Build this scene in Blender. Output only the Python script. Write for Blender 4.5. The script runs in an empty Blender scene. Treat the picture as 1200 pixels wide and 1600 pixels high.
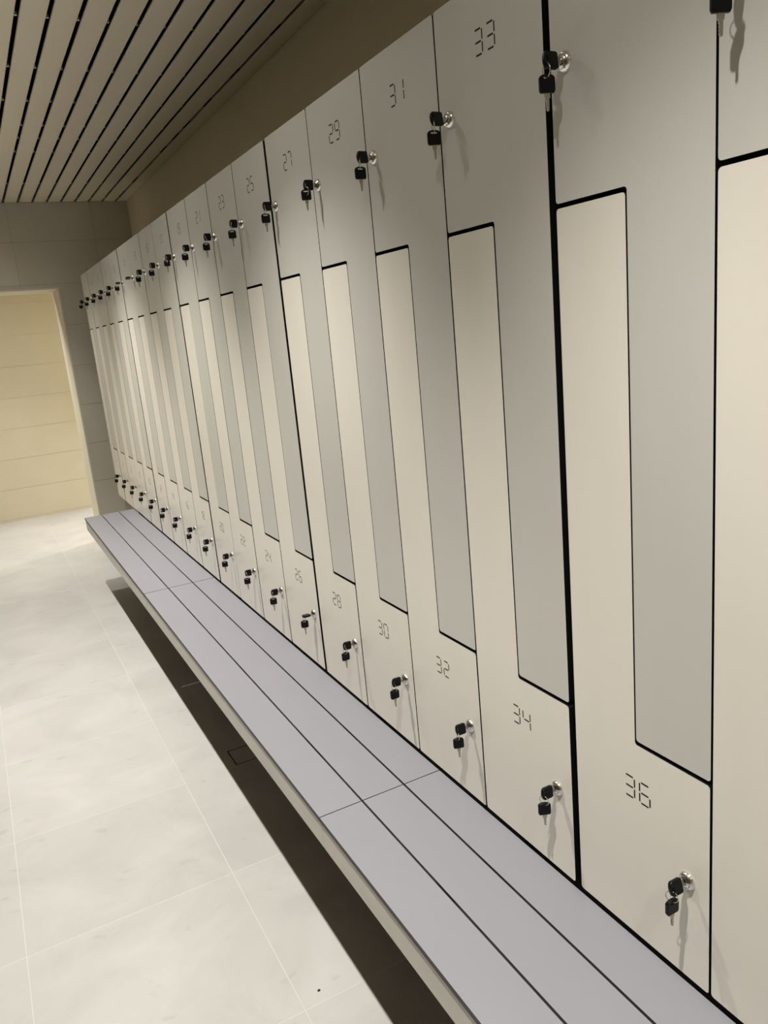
import bpy, bmesh, math, random
from mathutils import Matrix, Vector

rnd = random.Random(7)
scene = bpy.context.scene
COL = scene.collection
ZO = 0.536                       # height of the locker door bottoms above the floor

# ------------------------------------------------------------------ camera
cam_d = bpy.data.cameras.new('camera'); cam = bpy.data.objects.new('camera', cam_d); COL.objects.link(cam)
cam_d.sensor_fit = 'VERTICAL'; cam_d.sensor_height = 36.0; cam_d.sensor_width = 27.0
cam_d.lens = 1215.72 / 1600 * 36.0
cam_d.clip_start = 0.02
R = Vector((0.87830421, -0.4692091, -0.09178529)); U = Vector((0.18979002, 0.16596684, 0.96769559)); F = Vector((0.43881826, 0.86735104, -0.23482058))
cam.matrix_world = Matrix(((R.x, U.x, -F.x, -0.85921), (R.y, U.y, -F.y, -6.15625), (R.z, U.z, -F.z, 1.08975 + ZO), (0, 0, 0, 1)))
scene.camera = cam

# ------------------------------------------------------------------ world, exposure
world = bpy.data.worlds.new('world'); scene.world = world; world.use_nodes = True
world.node_tree.nodes['Background'].inputs[0].default_value = (0.02, 0.02, 0.02, 1)
world.node_tree.nodes['Background'].inputs[1].default_value = 0.3
scene.view_settings.view_transform = 'Standard'
scene.view_settings.look = 'None'
scene.view_settings.gamma = 1.0
scene.view_settings.use_curve_mapping = False
scene.view_settings.exposure = 0.0

ZC = 2.213 + ZO                  # underside of the slatted ceiling
LAMP_COLOR = (1.0, 0.965, 0.90)
LAMP_W, SKIRT_W = 168.0, 18.0
LAMP_X = -0.70
LAMP_Y = [(-0.2, 0.48), (-1.55, 1.25), (-2.9, 1.0), (-4.15, 1.0), (-5.6, 1.0), (-6.95, 1.0)]   # the lamp next to the doorway is dimmer
CORR_LAMPS = [(-0.70, 1.35), (1.25, 1.60)]
CORR_W = 1.35                    # corridor lamps, relative to the room's
CORE_DEG, SKIRT_DEG = 93, 150

# ------------------------------------------------------------------ materials
MATS = {}
def new_mat(name):
    m = bpy.data.materials.new(name); m.use_nodes = True
    nt = m.node_tree; b = nt.nodes['Principled BSDF']
    MATS[name] = m
    return m, nt, b

def mat_plain(name, col, rough=0.5, metal=0.0, spec=0.5, var=0.0, scale=(1, 1, 1), nscale=8.0, bump=0.0, bscale=300.0, objvar=0.0, coat=0.0):
    m, nt, b = new_mat(name)
    b.inputs['Roughness'].default_value = rough
    b.inputs['Metallic'].default_value = metal
    b.inputs['Specular IOR Level'].default_value = spec
    b.inputs['Base Color'].default_value = (*col, 1)
    if var or bump or objvar:
        tc = nt.nodes.new('ShaderNodeTexCoord')
        mp = nt.nodes.new('ShaderNodeMapping'); mp.inputs['Scale'].default_value = scale
        nt.links.new(tc.outputs['Object'], mp.inputs['Vector'])
    src = None
    if var or objvar:
        hsv = nt.nodes.new('ShaderNodeHueSaturation'); hsv.inputs['Color'].default_value = (*col, 1)
        val = nt.nodes.new('ShaderNodeMath'); val.operation = 'ADD'; val.inputs[0].default_value = 1.0; val.inputs[1].default_value = 0.0
        if var:
            n = nt.nodes.new('ShaderNodeTexNoise'); n.inputs['Scale'].default_value = nscale; n.inputs['Detail'].default_value = 5
            nt.links.new(mp.outputs['Vector'], n.inputs['Vector'])
            mr = nt.nodes.new('ShaderNodeMapRange'); mr.inputs['From Min'].default_value = 0.25; mr.inputs['From Max'].default_value = 0.75
            mr.inputs['To Min'].default_value = 1 - var; mr.inputs['To Max'].default_value = 1 + var
            nt.links.new(n.outputs['Fac'], mr.inputs['Value']); nt.links.new(mr.outputs['Result'], val.inputs[0])
        if objvar:
            oi = nt.nodes.new('ShaderNodeObjectInfo')
            mo = nt.nodes.new('ShaderNodeMapRange'); mo.inputs['To Min'].default_value = -objvar; mo.inputs['To Max'].default_value = objvar
            nt.links.new(oi.outputs['Random'], mo.inputs['Value']); nt.links.new(mo.outputs['Result'], val.inputs[1])
        nt.links.new(val.outputs['Value'], hsv.inputs['Value'])
        nt.links.new(hsv.outputs['Color'], b.inputs['Base Color'])
    if bump:
        n2 = nt.nodes.new('ShaderNodeTexNoise'); n2.inputs['Scale'].default_value = bscale; n2.inputs['Detail'].default_value = 3
        nt.links.new(mp.outputs['Vector'], n2.inputs['Vector'])
        bp = nt.nodes.new('ShaderNodeBump'); bp.inputs['Strength'].default_value = bump; bp.inputs['Distance'].default_value = 0.001
        nt.links.new(n2.outputs['Fac'], bp.inputs['Height']); nt.links.new(bp.outputs['Normal'], b.inputs['Normal'])
    return m

M_UP = mat_plain('grey_laminate', (0.56, 0.555, 0.512), rough=0.26, var=0.02, scale=(1, 1, .25), nscale=9, bump=0.10, bscale=420)
M_LOW = mat_plain('cream_laminate', (0.76, 0.725, 0.645), rough=0.26, var=0.02, scale=(1, 1, .25), nscale=9, bump=0.10, bscale=420)
M_CORE = mat_plain('black_core', (0.006, 0.006, 0.007), rough=0.6, spec=0.2)
M_BODY = mat_plain('black_carcass', (0.004, 0.004, 0.004), rough=0.8, spec=0.1)
M_NUM = mat_plain('engraved_black', (0.012, 0.011, 0.010), rough=0.7, spec=0.2)
M_CHROME = mat_plain('chrome', (0.80, 0.79, 0.77), rough=0.16, metal=1.0)
M_STEEL = mat_plain('key_steel', (0.50, 0.47, 0.40), rough=0.32, metal=1.0)
M_BLACK = mat_plain('black_plastic', (0.0035, 0.0035, 0.004), rough=0.34, spec=0.22)
M_BENCH = mat_plain('bench_laminate', (0.245, 0.243, 0.272), rough=0.40, var=0.015, scale=(1, .3, 1), nscale=12, bump=0.12, bscale=500)
M_EDGE = mat_plain('bench_edge', (0.045, 0.036, 0.042), rough=0.5, spec=0.3)
M_FASCIA = mat_plain('fascia_panel', (0.60, 0.58, 0.53), rough=0.5, var=0.06, scale=(1, .4, 2), nscale=14)
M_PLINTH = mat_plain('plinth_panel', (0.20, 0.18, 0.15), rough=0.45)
M_BRACKET = mat_plain('dark_steel', (0.05, 0.05, 0.05), rough=0.5, metal=0.6)
M_SLAT = mat_plain('ceiling_slat_paint', (0.84, 0.755, 0.59), rough=0.42, var=0.015, nscale=3, objvar=0.015)
M_PLENUM = mat_plain('plenum_black', (0.004, 0.004, 0.004), rough=0.9, spec=0.0)
M_ALU = mat_plain('carrier_aluminium', (0.60, 0.58, 0.54), rough=0.4, metal=0.6)
M_WALL = mat_plain('wall_paint', (0.80, 0.72, 0.54), rough=0.7, var=0.02, nscale=4)
M_WTILE = mat_plain('wall_tile', (0.60, 0.56, 0.47), rough=0.42, var=0.03, nscale=5, objvar=0.025)
M_CTILE = mat_plain('corridor_wall_tile', (0.68, 0.62, 0.47), rough=0.5, var=0.02, nscale=5, objvar=0.006)
M_CGROUT = mat_plain('corridor_grout', (0.56, 0.50, 0.36), rough=0.9, spec=0.1)
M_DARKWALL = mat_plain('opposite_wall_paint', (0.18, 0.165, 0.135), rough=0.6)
M_WGROUT = mat_plain('wall_grout', (0.38, 0.34, 0.27), rough=0.9, spec=0.1)
M_FGROUT = mat_plain('floor_grout', (0.56, 0.55, 0.53), rough=0.8, spec=0.2)
M_JAMB = mat_plain('jamb_trim', (0.72, 0.67, 0.54), rough=0.5)
M_LAMPRING = mat_plain('lamp_ring', (0.75, 0.73, 0.70), rough=0.4)
M_CRUMB = mat_plain('crumb_dark', (0.03, 0.03, 0.05), rough=0.8)

def floor_material():
    m, nt, b = new_mat('stone_floor_tile')
    N = nt.nodes.new; L = nt.links.new
    geo = N('ShaderNodeNewGeometry'); oi = N('ShaderNodeObjectInfo')
    mp = N('ShaderNodeMapping'); mp.inputs['Scale'].default_value = (1.0, 1.0, 1.0); L(geo.outputs['Position'], mp.inputs['Vector'])
    n1 = N('ShaderNodeTexNoise'); n1.inputs['Scale'].default_value = 3.2; n1.inputs['Detail'].default_value = 7; n1.inputs['Roughness'].default_value = 0.6; n1.inputs['Distortion'].default_value = 0.6
    L(mp.outputs['Vector'], n1.inputs['Vector'])
    r1 = N('ShaderNodeValToRGB'); r1.color_ramp.elements[0].position = 0.30; r1.color_ramp.elements[1].position = 0.68
    r1.color_ramp.elements[0].color = (0.42, 0.41, 0.388, 1); r1.color_ramp.elements[1].color = (0.495, 0.485, 0.462, 1)
    L(n1.outputs['Fac'], r1.inputs['Fac'])
    # small worn greyish flecks
    mp2 = N('ShaderNodeMapping'); mp2.inputs['Scale'].default_value = (1.0, 1.6, 1.0); L(geo.outputs['Position'], mp2.inputs['Vector'])
    n2 = N('ShaderNodeTexNoise'); n2.inputs['Scale'].default_value = 9.0; n2.inputs['Detail'].default_value = 2
    L(mp2.outputs['Vector'], n2.inputs['Vector'])
    r2 = N('ShaderNodeValToRGB'); r2.color_ramp.elements[0].position = 0.665; r2.color_ramp.elements[1].position = 0.73
    r2.color_ramp.elements[0].color = (0, 0, 0, 1); r2.color_ramp.elements[1].color = (1, 1, 1, 1)
    L(n2.outputs['Fac'], r2.inputs['Fac'])
    mul = N('ShaderNodeMath'); mul.operation = 'MULTIPLY'; mul.inputs[1].default_value = 0.36; L(r2.outputs['Color'], mul.inputs[0])
    mx = N('ShaderNodeMixRGB'); mx.inputs['Color2'].default_value = (0.33, 0.315, 0.29, 1)
    L(mul.outputs['Value'], mx.inputs['Fac']); L(r1.outputs['Color'], mx.inputs['Color1'])
    hsv = N('ShaderNodeHueSaturation'); mo = N('ShaderNodeMapRange'); mo.inputs['To Min'].default_value = 0.975; mo.inputs['To Max'].default_value = 1.025
    L(oi.outputs['Random'], mo.inputs['Value']); L(mo.outputs['Result'], hsv.inputs['Value']); L(mx.outputs['Color'], hsv.inputs['Color'])
    L(hsv.outputs['Color'], b.inputs['Base Color'])
    n3 = N('ShaderNodeTexNoise'); n3.inputs['Scale'].default_value = 140; n3.inputs['Detail'].default_value = 4; L(geo.outputs['Position'], n3.inputs['Vector'])
    bp = N('ShaderNodeBump'); bp.inputs['Strength'].default_value = 0.18; bp.inputs['Distance'].default_value = 0.002
    L(n3.outputs['Fac'], bp.inputs['Height']); L(bp.outputs['Normal'], b.inputs['Normal'])
    b.inputs['Roughness'].default_value = 0.55; b.inputs['Specular IOR Level'].default_value = 0.35
    return m
M_FTILE = floor_material()

def emit_mat(name, col, s):
    m, nt, b = new_mat(name)
    b.inputs['Base Color'].default_value = (*col, 1); b.inputs['Emission Color'].default_value = (*col, 1); b.inputs['Emission Strength'].default_value = s
    return m
M_LENS = emit_mat('lamp_lens', LAMP_COLOR, 12.0)

# ------------------------------------------------------------------ mesh helpers
def me_of(name, bm, mats):
    bm.normal_update()
    me = bpy.data.meshes.new(name); bm.to_mesh(me); bm.free()
    for m in (mats if isinstance(mats, (list, tuple)) else [mats]): me.materials.append(m)
    return me
def link(name, me, parent=None, loc=None, rot=None):
    o = bpy.data.objects.new(name, me); COL.objects.link(o)
    if parent is not None: o.parent = parent
    if loc is not None: o.location = loc
    if rot is not None: o.rotation_euler = rot
    return o
def empty(name, loc):
    o = bpy.data.objects.new(name, None); o.empty_display_size = 0.05; COL.objects.link(o); o.location = loc
    return o
def tag(o, label, cat, group=None):
    o['label'] = label; o['category'] = cat
    if group: o['group'] = group
    return o
def struct(o):
    o['kind'] = 'structure'; return o
def box(bm, x0, x1, y0, y1, z0, z1, mi=0, top_mi=None):
    v = [bm.verts.new(c) for c in ((x0, y0, z0), (x1, y0, z0), (x1, y1, z0), (x0, y1, z0), (x0, y0, z1), (x1, y0, z1), (x1, y1, z1), (x0, y1, z1))]
    for k, f in enumerate(((3, 2, 1, 0), (4, 5, 6, 7), (0, 1, 5, 4), (1, 2, 6, 5), (2, 3, 7, 6), (3, 0, 4, 7))):
        fc = bm.faces.new([v[i] for i in f]); fc.material_index = top_mi if (top_mi is not None and k == 1) else mi
def bm_boxes(*bs):
    bm = bmesh.new()
    for b in bs: box(bm, *b)
    return bm
def prism(bm, pts, d0, d1, axis, mi_face=0, mi_side=0):
    """pts are 2-D; axis 'x': (y,z) extruded along x from d0 (front) to d1, axis 'y': (x,z), axis 'z': (x,y)."""
    def mk(p, d):
        return {'x': (d, p[0], p[1]), 'y': (p[0], d, p[1]), 'z': (p[0], p[1], d)}[axis]
    a = [bm.verts.new(mk(p, d0)) for p in pts]; b = [bm.verts.new(mk(p, d1)) for p in pts]
    f0 = bm.faces.new(a); f1 = bm.faces.new(list(reversed(b))); f0.material_index = mi_face; f1.material_index = mi_side
    n = len(pts)
    for i in range(n):
        f = bm.faces.new((a[i], b[i], b[(i + 1) % n], a[(i + 1) % n])); f.material_index = mi_side
    bmesh.ops.recalc_face_normals(bm, faces=bm.faces)
def rounded(pts, r, seg=4):
    out = []; n = len(pts)
    for i in range(n):
        p = Vector(pts[i]); a = Vector(pts[i - 1]); c = Vector(pts[(i + 1) % n])
        d1 = (a - p).normalized(); d2 = (c - p).normalized()
        t = r  # right angles only
        s = p + d1 * t; e = p + d2 * t; cen = p + (d1 + d2) * t
        for k in range(seg + 1):
            th = k / seg * math.pi / 2
            out.append(tuple(cen - d2 * t * math.cos(th) - d1 * t * math.sin(th)))
    return out
def lathe_x(bm, prof, seg=28, mi=0):
    """prof: list of (radius, x); revolved about the x axis."""
    rings = []
    for r, x in prof:
        if r < 1e-6: rings.append([bm.verts.new((x, 0, 0))])
        else: rings.append([bm.verts.new((x, r * math.cos(2 * math.pi * i / seg), r * math.sin(2 * math.pi * i / seg))) for i in range(seg)])
    for a, b in zip(rings, rings[1:]):
        for i in range(seg):
            j = (i + 1) % seg
            if len(a) == 1 and len(b) == 1: continue
            if len(b) == 1: f = bm.faces.new((a[i], a[j], b[0]))
            elif len(a) == 1: f = bm.faces.new((a[0], b[j], b[i]))
            else: f = bm.faces.new((a[i], a[j], b[j], b[i]))
            f.smooth = True; f.material_index = mi
    bmesh.ops.recalc_face_normals(bm, faces=bm.faces)

# ------------------------------------------------------------------ setting
XW, XL = 0.522, -3.30            # wall behind the lockers, opposite wall
YF, YF2, YC, YB = 0.55, 0.95, 2.58, -8.2
ODX0, ODX1, ODH = -1.02, -0.096, 1.590 + ZO

# floor: slab of grout with tiles laid on it
floor = struct(link('floor', me_of('floor', bm_boxes((XL - .1, 1.6, YB - .1, YC + .1, -0.12, -0.0004)), M_FGROUT)))
HX0, HX1, HY0, HY1 = -0.217, -0.085, -3.400, -3.275
tile_cache = {}
def tile_mesh(w, h):
    key = (round(w, 4), round(h, 4))
    if key not in tile_cache:
        bm = bmesh.new(); g = 0.0014; c = 0.0004
        lo = [(g, g), (w - g, g), (w - g, h - g), (g, h - g)]; hi = [(g + c, g + c), (w - g - c, g + c), (w - g - c, h - g - c), (g + c, h - g - c)]
        a = [bm.verts.new((x, y, -0.010)) for x, y in lo]; b = [bm.verts.new((x, y, -c)) for x, y in lo]; t = [bm.verts.new((x, y, 0)) for x, y in hi]
        for i in range(4):
            j = (i + 1) % 4
            bm.faces.new((a[i], a[j], b[j], b[i])); bm.faces.new((b[i], b[j], t[j], t[i]))
        bm.faces.new(t)
        tile_cache[key] = me_of('floor_tile', bm, M_FTILE)
    return tile_cache[key]
TX, TY, TP = -0.420, -4.003, 0.598
xs = sorted([TX + TP * k for k in range(-5, 5)]); ys = sorted([TY + TP * k for k in range(-8, 13)])
for i in range(len(xs) - 1):
    for j in range(len(ys) - 1):
        x0, x1, y0, y1 = max(xs[i], XL), min(xs[i + 1], 1.55), max(ys[j], YB), min(ys[j + 1], YC)
        if x1 - x0 < 0.02 or y1 - y0 < 0.02: continue
        if x0 > XW + 0.02 and y1 < YF2: continue
        if x0 < HX0 and x1 > HX1 and y0 < HY1 and y1 > HY0:      # the tile around the hatch is cut out for it
            bm = bmesh.new(); g = 0.0011
            lo = [(g, g), (x1 - x0 - g, g), (x1 - x0 - g, y1 - y0 - g), (g, y1 - y0 - g)]
            hi = [(HX0 - x0, HY0 - y0), (HX1 - x0, HY0 - y0), (HX1 - x0, HY1 - y0), (HX0 - x0, HY1 - y0)]
            for z in (0,):
                a = [bm.verts.new((x, y, 0)) for x, y in lo]; b = [bm.verts.new((x, y, 0)) for x, y in hi]; c = [bm.verts.new((x, y, -.012)) for x, y in hi]
                for k in range(4):
                    m_ = (k + 1) % 4
                    bm.faces.new((a[k], a[m_], b[m_], b[k])); bm.faces.new((b[k], b[m_], c[m_], c[k]))
            me = me_of('floor_tile_cut', bm, M_FTILE)
        else:
            me = tile_mesh(x1 - x0, y1 - y0)
        link('floor_tile', me, floor, (x0, y0, 0.0))

# hatch cover set into the floor under the bench
hb = bmesh.new()
prism(hb, rounded([(HX0 + .005, HY0 + .005), (HX1 - .005, HY0 + .005), (HX1 - .005, HY1 - .005), (HX0 + .005, HY1 - .005)], .004, 3), 0.0, -0.0012, 'z')
hatch = link('floor_hatch', me_of('floor_hatch', hb, M_FTILE))
tag(hatch, 'small square access cover flush in the floor in the shade under the bench', 'floor hatch')
fr = bmesh.new()
for bx_ in ((HX0, HX0 + .0045, HY0, HY1), (HX1 - .0045, HX1, HY0, HY1), (HX0, HX1, HY0, HY0 + .0045), (HX0, HX1, HY1 - .0045, HY1)):
    box(fr, *bx_, -0.0100, -0.0001)
link('hatch_joint', me_of('hatch_joint', fr, M_BODY), hatch)

# far wall with a doorway, tiled
def wall_cells(x0, x1, z0, z1, px, pz, ox, oz, op=None):
    kx0 = math.floor((x0 - ox) / px); kz0 = math.floor((z0 - oz) / pz)
    kx = kx0
    while ox + kx * px < x1:
        kz = kz0
        while oz + kz * pz < z1:
            a, b, c, d = max(ox + kx * px, x0), min(ox + (kx + 1) * px, x1), max(oz + kz * pz, z0), min(oz + (kz + 1) * pz, z1)
            kz += 1
            if b - a < 0.01 or d - c < 0.01: continue
            if op is None or b <= op[0] or a >= op[1] or c >= op[2]:
                yield [(a, c), (b, c), (b, d), (a, d)]
            elif d <= op[2]:
                if a < op[0]: yield [(a, c), (op[0], c), (op[0], d), (a, d)]
                if b > op[1]: yield [(op[1], c), (b, c), (b, d), (op[1], d)]
            else:
                p = [(a, c), (op[0], c), (op[0], op[2])] if a < op[0] else [(a, op[2])]
                p += [(op[1], op[2]), (op[1], c), (b, c)] if b > op[1] else [(b, op[2])]
                yield p + [(b, d), (a, d)]
        kx += 1
def inset(p, g):
    n = len(p); out = []
    for i in range(n):
        a = Vector(p[i - 1]); b = Vector(p[i]); c = Vector(p[(i + 1) % n])
        d1 = (b - a).normalized(); d2 = (c - b).normalized()
        n1 = Vector((-d1.y, d1.x)); n2 = Vector((-d2.y, d2.x))
        out.append(tuple(b + (n1 + n2) * g if abs(d1.dot(d2)) < .5 else b + n1 * g))
    return out
def tile_wall(parent, cells, yface, mat, name='wall_tile'):
    for p in cells:
        q = inset(p, 0.0009)
        bm = bmesh.new(); prism(bm, q, yface, yface + 0.006, 'y')
        link(name, me_of(name, bm, mat), parent)
bm = bmesh.new()
box(bm, XL, ODX0, YF + .0045, YF2, 0, ZC + .02); box(bm, ODX1, XW + .1, YF + .0045, YF2, 0, ZC + .02); box(bm, ODX0, ODX1, YF + .0045, YF2, ODH, ZC + .02)
wall_far = struct(link('wall_far', me_of('wall_far', bm, M_WGROUT)))
tile_wall(wall_far, list(wall_cells(XL, XW, 0, ZC, 0.60, 0.3135, -0.365, 1.618 + ZO - 7 * 0.3135, (ODX0, ODX1, ODH))), YF, M_WTILE)
# lining of the doorway: two jambs and the head
t = 0.010
door_lining = struct(link('trim_1', me_of('trim_1', bm_boxes((ODX1 - t, ODX1 + .001, YF - .001, YF2 + .001, 0, ODH)), M_JAMB)))
struct(link('trim_2', me_of('trim_2', bm_boxes((ODX0 - .001, ODX0 + t, YF - .001, YF2 + .001, 0, ODH)), M_JAMB)))
struct(link('trim_3', me_of('trim_3', bm_boxes((ODX0 + t, ODX1 - t, YF - .001, YF2 + .001, ODH - t, ODH + .001)), M_JAMB)))
# corridor beyond the doorway
wc = struct(link('wall_corridor', me_of('wall_corridor', bm_boxes((XL, 1.55, YC + .0045, YC + .12, 0, ZC)), M_CGROUT)))
tile_wall(wc, list(wall_cells(XL, 1.55, 0, ZC, 1.20, 0.305, -1.10, 0.02, None)), YC, M_CTILE)
struct(link('wall_corridor_right', me_of('w', bm_boxes((1.55, 1.65, YF2, YC + .1, 0, ZC)), M_WALL)))
struct(link('wall_corridor_left', me_of('w', bm_boxes((XL - .1, XL, YF2, YC + .1, 0, ZC)), M_WALL)))
struct(link('wall_corridor_near', me_of('w', bm_boxes((XW + .1, 1.55, YF2 - .1, YF2, 0, ZC)), M_WALL)))
struct(link('ceiling_corridor', me_of('w', bm_boxes((XL, 1.55, YF2, YC, ZC, ZC + .1)), M_WALL)))
# remaining walls of the room
struct(link('wall_right', me_of('w', bm_boxes((XW, XW + .1, YB, YF + .0045, 0, ZC + .3)), M_WALL)))
struct(link('wall_left', me_of('w', bm_boxes((XL - .1, XL, YB, YF2, 0, ZC + .3)), M_DARKWALL)))
struct(link('wall_back', me_of('w', bm_boxes((XL - .1, XW + .1, YB - .1, YB, 0, ZC + .3)), M_WALL)))

# ceiling: black plenum with long lacquered metal panels hung below it
ceiling = struct(link('ceiling', me_of('ceiling', bm_boxes((XL, XW, YB, YF, ZC + .16, ZC + .26)), M_PLENUM)))
def panel_mesh(w):
    bm = bmesh.new(); h = 0.0065; r = 0.0035
    pts = [(0, h), (0, r)] + [(r - r * math.cos(a), r - r * math.sin(a)) for a in (math.pi / 6, math.pi / 3)] + [(r, 0), (w - r, 0)] + \
          [(w - r + r * math.sin(a), r - r * math.cos(a)) for a in (math.pi / 6, math.pi / 3)] + [(w, r), (w, h)]
    L0, L1 = YB + .002, YF - .002
    a = [bm.verts.new((x, L0, z)) for x, z in pts]; b = [bm.verts.new((x, L1, z)) for x, z in pts]
    for i in range(len(pts) - 1):
        f = bm.faces.new((a[i], a[i + 1], b[i + 1], b[i])); f.smooth = (1 <= i <= 3 or 5 <= i <= 7)
    bm.faces.new(list(reversed(a))); bm.faces.new(b)
    bm.faces.new((a[0], b[0], b[-1], a[-1]))
    bmesh.ops.recalc_face_normals(bm, faces=bm.faces)
    return me_of('ceiling_panel', bm, M_SLAT)
SP, GAP = 0.1015, 0.0150
g0 = 0.4365                      # middle of the gap nearest the wall
last = panel_mesh(XW - g0 - GAP / 2 - 0.002); link('ceiling_panel', last, ceiling, (g0 + GAP / 2, 0, ZC))
pm = panel_mesh(SP - GAP)
x = g0
while x - SP > XL - 0.05:
    link('ceiling_panel', pm, ceiling, (x - SP + GAP / 2, 0, ZC)); x -= SP
for yc in (-7.3, -6.2, -5.1, -4.05, -2.98, -2.45, -1.99, -1.57, -1.31, -1.0, -0.09):
    bm = bmesh.new()
    box(bm, XL + .01, XW - .01, yc - .013, yc - .011, ZC + .0195, ZC + .05); box(bm, XL + .01, XW - .01, yc + .011, yc + .013, ZC + .0195, ZC + .05); box(bm, XL + .01, XW - .01, yc - .013, yc + .013, ZC + .05, ZC + .052)
    rail = link('carrier_rail', me_of('carrier_rail', bm, M_BODY), ceiling)
    # bright clips that hold the panels show in the gaps
    cl = bmesh.new(); xx = g0
    while xx > XL + .05:
        box(cl, xx - .005, xx + .005, yc - .006, yc + .006, ZC + .010, ZC + .0195); xx -= SP
    link('panel_clips', me_of('panel_clips', cl, M_ALU), ceiling)['kind'] = 'stuff'

# ------------------------------------------------------------------ recessed ceiling lamps
def downlight(x, y, rel, label, group, soft=0.02, skirt=1.0):
    root = tag(empty('recessed_downlight', (x, y, ZC)), label, 'ceiling light', group)
    bm = bmesh.new(); lathe_x(bm, [(.036, .002), (.036, -.004), (.044, -.005), (.046, -.003), (.046, .002)], 28)
    bmesh.ops.rotate(bm, verts=bm.verts, matrix=Matrix.Rotation(math.pi / 2, 3, 'Y').inverted())
    link('trim_ring', me_of('trim_ring', bm, M_LAMPRING), root)
    bm = bmesh.new(); bmesh.ops.create_circle(bm, cap_ends=True, radius=.035, segments=24)
    for f in bm.faces: f.normal_flip()
    link('lens', me_of('lens', bm, M_LENS), root, (0, 0, -.001))
    for w_, deg in ((LAMP_W, CORE_DEG), (SKIRT_W * skirt, SKIRT_DEG)):      # bright core of the beam and its weak wide skirt
        sd = bpy.data.lights.new('downlight_beam', 'SPOT'); sd.energy = w_ * rel; sd.color = LAMP_COLOR
        sd.spot_size = math.radians(deg); sd.spot_blend = 1.0; sd.shadow_soft_size = soft
        so = bpy.data.objects.new('downlight_beam', sd); COL.objects.link(so); so.parent = root; so.location = (0, 0, -0.03)
for i, (y, rel_) in enumerate(LAMP_Y):
    downlight(LAMP_X, y, rel_, 'round recessed ceiling lamp over the bench, %s from the doorway' % ['first', 'second', 'third', 'fourth', 'fifth', 'sixth'][i], 'downlights over the bench')
for (x, y) in CORR_LAMPS:
    downlight(x, y, CORR_W, 'round recessed ceiling lamp in the corridor, ' + ('straight behind the doorway' if x < 0 else 'right of the doorway'), 'downlights in the corridor', 0.12, 2.6)

# ------------------------------------------------------------------ lockers
P, G, UF = 0.300, 0.0121, 0.497
ZT, ZS1, ZS2 = 1.620, 1.2405, 0.3796
DT = 0.013                       # door thickness
LD = 0.50                        # locker depth
def nb(k): return sum(1 for t_ in (5, 9, 13, 17) if k >= t_)
def yb(k): return -(k * P + G * nb(k))
e, es, em = 0.0021, 0.0036, 0.0015
um = UF * P
# all door outlines are (y, z) with y = 0 at the far edge of the column and running towards -y
up_pts = [(-e, ZT), (-(P - e), ZT), (-(P - e), ZS2 + es), (-(um + em), ZS2 + es), (-(um + em), ZS1 + es), (-e, ZS1 + es)]
lo_pts = [(-e, 0), (-e, ZS1 - es), (-(um - em), ZS1 - es), (-(um - em), ZS2 - es), (-(P - e), ZS2 - es), (-(P - e), 0)]
def door_mesh(name, pts, mat, hinge):
    bm = bmesh.new()
    q = [(y - hinge, z) for y, z in rounded(pts, 0.0055, 4)]
    prism(bm, q, 0.0, DT, 'x', 0, 1)
    return me_of(name, bm, [mat, M_CORE])
HU, HL = -(P - e), -e            # upper doors are hung on the near side, lower doors on the far side
ME_UP = door_mesh('door_upper', up_pts, M_UP, HU)
ME_LO = door_mesh('door_lower', lo_pts, M_LOW, HL)
# carcass: sides, top, floor, back and the stepped divider between the two compartments
bm = bmesh.new(); fx = DT + .004; th = 0.008
for bb in ((fx, LD, -th, -.0005, 0, ZT), (fx, LD, -P + .0005, -P + th, 0, ZT), (fx, LD, -P + th, -th, ZT - .016, ZT - .0005), (fx, LD, -P + th, -th, .0005, .016), (LD - .01, LD, -P + th, -th, .016, ZT - .016),
           (fx, LD - .01, -um, -th, ZS1 - .008, ZS1 + .008), (fx, LD - .01, -um - .008, -um + .008, ZS2 - .008, ZS1 + .008), (fx, LD - .01, -P + th, -um, ZS2 - .008, ZS2 + .008)):
    box(bm, *bb)
ME_BODY = me_of('carcass', bm, M_BODY)
bm = bmesh.new(); box(bm, 0.012, LD, 0.0002, G - .0002, 0, ZT)
ME_FILL = me_of('joint_strip', bm, M_BODY)

# lock: chrome rosette with a plug and keyway
bm = bmesh.new()
lathe_x(bm, [(.0150, .0005), (.0150, -.0016), (.0138, -.0040), (.0112, -.0072), (.0098, -.0078), (.0094, -.0066), (.0088, -.0066), (.0084, -.0086), (.0, -.0086)], 32)
box(bm, -.0090, -.0080, -.0010, .0010, -.0050, .0050, 1)
ME_LOCK = me_of('lock_cylinder', bm, [M_CHROME, M_BODY])

# seven segment numbers
SEG = {'0': 'abcdef', '1': 'bc', '2': 'abged', '3': 'abgcd', '4': 'fgbc', '5': 'afgcd', '6': 'afgedc', '7': 'abc', '8': 'abcdefg', '9': 'abfgcd'}
DW, DH, DP, DS, DG = 0.0225, 0.0385, 0.0340, 0.0029, 0.0019
digit_cache = {}
def digit_mesh(ch):
    if ch not in digit_cache:
        bm = bmesh.new(); l, r = 0.0, -DW; hs = DS / 2; m = DH / 2
        R_ = {'a': (r + DG + hs, l - DG - hs, DH - hs, DH + hs), 'g': (r + DG + hs, l - DG - hs, m - hs, m + hs), 'd': (r + DG + hs, l - DG - hs, -hs, hs),
              'b': (r - hs, r + hs, m + DG, DH - DG), 'c': (r - hs, r + hs, DG, m - DG), 'f': (l - hs, l + hs, m + DG, DH - DG), 'e': (l - hs, l + hs, DG, m - DG)}
        for sgm in SEG[ch]:
            y0, y1, z0, z1 = R_[sgm]; box(bm, -.0002, .0004, y0, y1, z0, z1)
        digit_cache[ch] = me_of('digit', bm, M_NUM)
    return digit_cache[ch]
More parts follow.
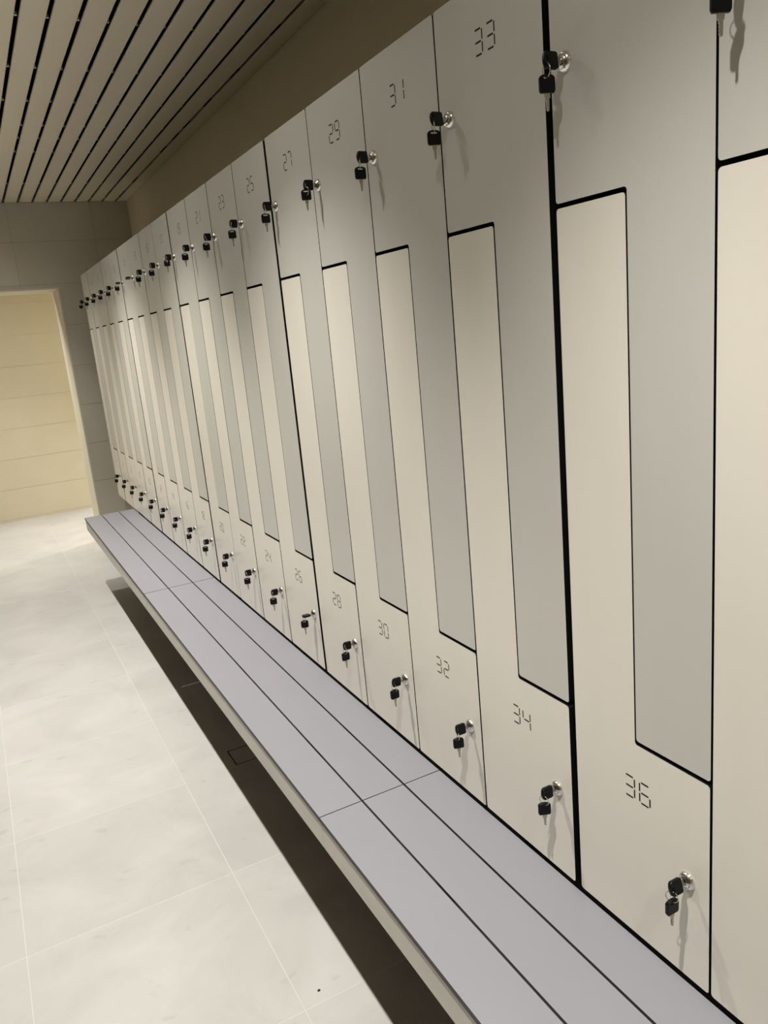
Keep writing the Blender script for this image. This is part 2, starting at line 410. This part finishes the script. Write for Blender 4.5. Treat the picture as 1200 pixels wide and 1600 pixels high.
def put_number(n, door, hinge, z):
    t_ = str(n); y_ = -(0.1225 if len(t_) == 2 else 0.1225 + DP / 2)
    for i, ch in enumerate(t_):
        link('digit', digit_mesh(ch), door, (0, y_ - i * DP - hinge, z))

# keys
def key_head_mesh():
    """Head in the x-z plane: x from 0 (shoulder) to -0.026 (outer end), slot near the outer end."""
    bm = bmesh.new(); L, W, T = 0.0255, 0.0245, 0.0032
    out = []
    base = [(0, -W * .47), (0, W * .47), (-L * .08, W * .5), (-L * .80, W * .5), (-L * .92, W * .40), (-L * .985, W * .18), (-L, 0), (-L * .985, -W * .18), (-L * .92, -W * .40), (-L * .80, -W * .5), (-L * .08, -W * .5)]
    # resample the outline and pair it with the slot by angle from the slot centre
    sc = Vector((-L * .80, 0)); N_ = 40
    def hit(ang):
        d = Vector((math.cos(ang), math.sin(ang))); best = None
        for i in range(len(base)):
            a = Vector(base[i]) - sc; b = Vector(base[(i + 1) % len(base)]) - sc; ee = b - a
            den = d.x * ee.y - d.y * ee.x
            if abs(den) < 1e-12: continue
            tt = (a.x * ee.y - a.y * ee.x) / den; uu = (a.x * d.y - a.y * d.x) / den
            if tt > 0 and -1e-6 <= uu <= 1 + 1e-6 and (best is None or tt < best): best = tt
        return sc + d * best
    def slot(ang):
        return sc + Vector((0.0018 * math.cos(ang), 0.0068 * math.sin(ang)))
    angs = [2 * math.pi * i / N_ for i in range(N_)]
    lo = [hit(a) for a in angs]; si = [slot(a) for a in angs]
    def ring(pts, y, s=0.0, cen=Vector((-L * .5, 0))):
        return [bm.verts.new(((p + (cen - p) * s).x, y, (p + (cen - p) * s).y)) for p in pts]
    o1 = ring(lo, -T, .05); o2 = ring(lo, -T * .6); o3 = ring(lo, T * .6); o4 = ring(lo, T, .05); i1 = ring(si, -T); i4 = ring(si, T)
    for a, b in ((o1, o2), (o2, o3), (o3, o4), (o4, i4), (i4, i1), (i1, o1)):
        for i in range(N_):
            j = (i + 1) % N_; bm.faces.new((a[i], a[j], b[j], b[i]))
    bmesh.ops.recalc_face_normals(bm, faces=bm.faces)
    return me_of('key_head', bm, M_BLACK)
def key_blade_mesh(full):
    bm = bmesh.new(); L = 0.025 if full else 0.0125
    pts = [(-.001, -.0042), (.0065, -.0042), (.0075, -.0026), (.010, -.0026), (.0115, -.0016), (.0135, -.0024), (.0155, -.0014), (.0175, -.0022), (.0195, -.0014), (.0215, -.0020), (.0235, -.0008), (.0245, .0004), (.0230, .0022), (.0075, .0026), (.0065, .0042), (-.001, .0042)] if full else \
          [(-.001, -.0042), (.0065, -.0042), (.0075, -.0026), (L, -.0026), (L, .0026), (.0075, .0026), (.0065, .0042), (-.001, .0042)]
    a = [bm.verts.new((x_, -.0011, z_)) for x_, z_ in pts]; b = [bm.verts.new((x_, .0011, z_)) for x_, z_ in pts]
    bm.faces.new(a); bm.faces.new(list(reversed(b)))
    for i in range(len(pts)):
        j = (i + 1) % len(pts); bm.faces.new((a[i], b[i], b[j], a[j]))
    bmesh.ops.recalc_face_normals(bm, faces=bm.faces)
    return me_of('key_blade', bm, M_STEEL)
def ring_mesh():
    bm = bmesh.new(); Rr, rr, n, mseg = 0.0098, 0.00075, 22, 6
    g_ = [[bm.verts.new(((Rr + rr * math.cos(2 * math.pi * j / mseg)) * math.cos(2 * math.pi * i / n), rr * math.sin(2 * math.pi * j / mseg), (Rr + rr * math.cos(2 * math.pi * j / mseg)) * math.sin(2 * math.pi * i / n))) for j in range(mseg)] for i in range(n)]
    for i in range(n):
        for j in range(mseg):
            f = bm.faces.new((g_[i][j], g_[(i + 1) % n][j], g_[(i + 1) % n][(j + 1) % mseg], g_[i][(j + 1) % mseg])); f.smooth = True
    bmesh.ops.recalc_face_normals(bm, faces=bm.faces)
    return me_of('key_ring', bm, M_CHROME)
ME_KH, ME_KBS, ME_KBF, ME_KR = key_head_mesh(), key_blade_mesh(False), key_blade_mesh(True), ring_mesh()
SLOT = 0.0255 * 0.80

def key_pair(loc, roll, label, swing=0.0, ringtilt=0.0, second=True, lift=0.0):
    """Key in the lock (roll about the lock axis), ring through its head and a second key hanging from the ring."""
    root = tag(empty('key_pair', loc), label, 'keys', 'keys left in the locker doors')
    x0 = -0.0160                                     # shoulder of the head in front of the plug
    h1 = link('key_head', ME_KH, root, (x0, 0, 0), (roll, 0, 0))
    link('key_blade', ME_KBS, h1)
    if second:
        rr = 0.0098
        hx = x0 - SLOT
        zt = 0.0 if abs(math.cos(roll)) < .5 else -0.0050
        # ring hangs in the slot
        rz = math.pi / 2 + ringtilt
        ring = link('key_ring', ME_KR, root, (hx, 0, zt - rr + .0008), (0, 0, rz))
        zb = zt - 2 * rr + .0016 + lift
        h2 = link('key_head', ME_KH, root, (hx, 0, zb), None)
        # hanging key: outer end (slot) up, blade down, face swung about the vertical
        m = Matrix.Rotation(swing, 4, 'Z') @ Matrix.Rotation(math.pi / 2, 4, 'Y')
        h2.matrix_local = Matrix.Translation((hx, 0, zb)) @ m @ Matrix.Translation((SLOT + .0006, 0, 0))
        link('key_blade', ME_KBF, h2)
    return root

ONES = ['', 'one', 'two', 'three', 'four', 'five', 'six', 'seven', 'eight', 'nine']
TEENS = ['ten', 'eleven', 'twelve', 'thirteen', 'fourteen', 'fifteen', 'sixteen', 'seventeen', 'eighteen', 'nineteen']
def words(n):
    if n < 10: return ONES[n]
    if n < 20: return TEENS[n - 10]
    return {2: 'twenty', 3: 'thirty', 4: 'forty'}[n // 10] + ('-' + ONES[n % 10] if n % 10 else '')
ORD = {1: 'first', 2: 'second', 3: 'third', 4: 'fourth', 5: 'fifth', 6: 'sixth', 7: 'seventh', 8: 'eighth', 9: 'ninth', 10: 'tenth'}
flat_keys = {26: 1.45, 13: 1.25, 11: 1.35}
for k in range(1, 21):
    y0 = yb(k - 1)
    a, b = 2 * k - 1, 2 * k
    if k <= 9: lab = 'narrow two-door locker with doors %s and %s, %s column from the far end' % (words(a), words(b), ORD[k])
    else:
        lab = 'tall two-door locker column with doors numbered %s and %s' % (words(a), words(b))
    root = tag(empty('locker', (0, y0, ZO)), lab, 'locker', 'row of two-door lockers above the bench')
    link('carcass', ME_BODY, root)
    if k in (5, 9, 13, 17): link('joint_strip', ME_FILL, root, (0, -P - G, 0))
    tu, tl = math.radians(rnd.uniform(-.10, .22)), math.radians(rnd.uniform(-.22, .10))
    du = link('door', ME_UP, root, (0, HU, 0), (0, 0, tu))
    du['label'] = 'light grey upper door with short foot'
    dl = link('door', ME_LO, root, (0, HL, 0), (0, 0, tl))
    dl['label'] = 'cream lower door with tall narrow arm'
    put_number(a, du, HU, 1.5110)
    put_number(b, dl, HL, 0.2715)
    lu = (-0.0335, 1.4365); ll = (-0.2560, 0.1850)
    link('lock_cylinder', ME_LOCK, du, (0, lu[0] - HU, lu[1]))
    link('lock_cylinder', ME_LOCK, dl, (0, ll[0] - HL, ll[1]))
    for num, (ly, lz), up in ((a, lu, True), (b, ll, False)):
        roll = flat_keys.get(num, math.radians(rnd.uniform(-14, 14)))
        if num == 36: roll = math.radians(-16)
        xoff = (math.tan(tu) * (HU - ly) if up else math.tan(tl) * (HL - ly))
        where = ('upper' if up else 'lower')
        if k <= 9: kl = 'pair of black-headed keys in the %s lock of the %s locker from the far end' % (where, ORD[k])
        else: kl = 'pair of black-headed keys in the lock of %s locker door number %s' % (where, words(num))
        if num == 13: kl = 'single black-headed key in the upper lock of the seventh locker from the far end'
        if num == 26: kl = 'pair of black-headed keys, one turned flat in the lock of lower door twenty-six'
        key_pair((xoff * -1, y0 + ly, ZO + lz), roll, kl, swing=math.radians(rnd.uniform(-24, 4)), ringtilt=math.radians(rnd.uniform(-25, 25)), second=(num != 13), lift=(0.009 if num in (29, 19) else 0.0))

# plinth panel the lockers stand on
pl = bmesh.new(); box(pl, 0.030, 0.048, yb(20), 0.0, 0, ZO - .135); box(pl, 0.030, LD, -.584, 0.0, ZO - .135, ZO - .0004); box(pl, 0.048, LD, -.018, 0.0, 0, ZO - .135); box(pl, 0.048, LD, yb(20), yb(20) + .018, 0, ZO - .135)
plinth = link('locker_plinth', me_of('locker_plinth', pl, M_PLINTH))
link('gap_shade_rail', me_of('gap_shade_rail', bm_boxes((0.030, LD, yb(20), -.585, ZO - .134, ZO - .0004)), M_BODY), plinth)  # added black rail, its colour stands in for shade in the gap below the doors
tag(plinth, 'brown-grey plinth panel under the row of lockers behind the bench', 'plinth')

# ------------------------------------------------------------------ bench
X1, X2, X3 = -0.1062, -0.2209, -0.3320
BZ = ZO - 0.0085
BT = 0.013
JA, JB, JC, JD = -4.6350, -2.6130, -0.6000, -6.6570
secs = [(JB, JC, 'far section of the grey three-board bench, ending before the doorway'), (JA, JB, 'middle section of the grey three-board bench between two cross joints'), (JD, JA, 'near section of the grey three-board bench beside lower doors thirty-four and thirty-six')]
for y0, y1, lab in secs:
    root = tag(empty('bench', ((X3) / 2, (y0 + y1) / 2, 0)), lab, 'bench', 'bench sections in front of the lockers')
    ox, oy = X3 / 2, (y0 + y1) / 2
    ja, jb = (0.0022 if y0 == JB else 0.0014), (0.0022 if y1 == JB else 0.0014)   # half the cross joint at either end
    for xa, xb in ((X3, X2 - .0026), (X2 + .0026, X1 - .0026), (X1 + .0026, -.0035)):
        bm = bmesh.new(); box(bm, xa - ox, xb - ox, y0 + ja - oy, y1 - jb - oy, BZ - BT, BZ, 1, 0)
        link('seat_board', me_of('seat_board', bm, [M_BENCH, M_EDGE]), root)
    bm = bmesh.new(); box(bm, X3 + .0030 - ox, X3 + .021 - ox, y0 + ja - oy, y1 - jb - oy, ZO - .0930, BZ - BT)
    link('front_panel', me_of('front_panel', bm, M_FASCIA), root)
    bm = bmesh.new(); yend = y1
    if y1 == JC:
        bm2 = bmesh.new(); box(bm2, X3 + .021 - ox, -.0035 - ox, y1 - jb - .018 - oy, y1 - jb - oy, ZO - .0930, BZ - BT)
        link('end_panel', me_of('end_panel', bm2, M_FASCIA), root)
    bm.free()
    for q in (0.17, 0.5, 0.83):
        yy = y0 + (y1 - y0) * q
        bm = bmesh.new()
        box(bm, X3 + .021 - ox, .0295 - ox, yy - .02 - oy, yy + .02 - oy, BZ - BT - .045, BZ - BT)
        box(bm, .020 - ox, .0295 - ox, yy - .03 - oy, yy + .03 - oy, BZ - BT - .20, BZ - BT - .045)
        link('bracket', me_of('bracket', bm, M_BRACKET), root)

# crumb on the floor
bm = bmesh.new(); bmesh.ops.create_icosphere(bm, subdivisions=1, radius=.0042)
for v in bm.verts: v.co = Vector((v.co.x * 1.1, v.co.y * .8, v.co.z * .5)) * (1 + rnd.uniform(-.15, .15))
tag(link('crumb', me_of('crumb', bm, M_CRUMB), None, (-0.368, -4.566, .0018)), 'tiny dark crumb lying on a pale floor tile', 'crumb')
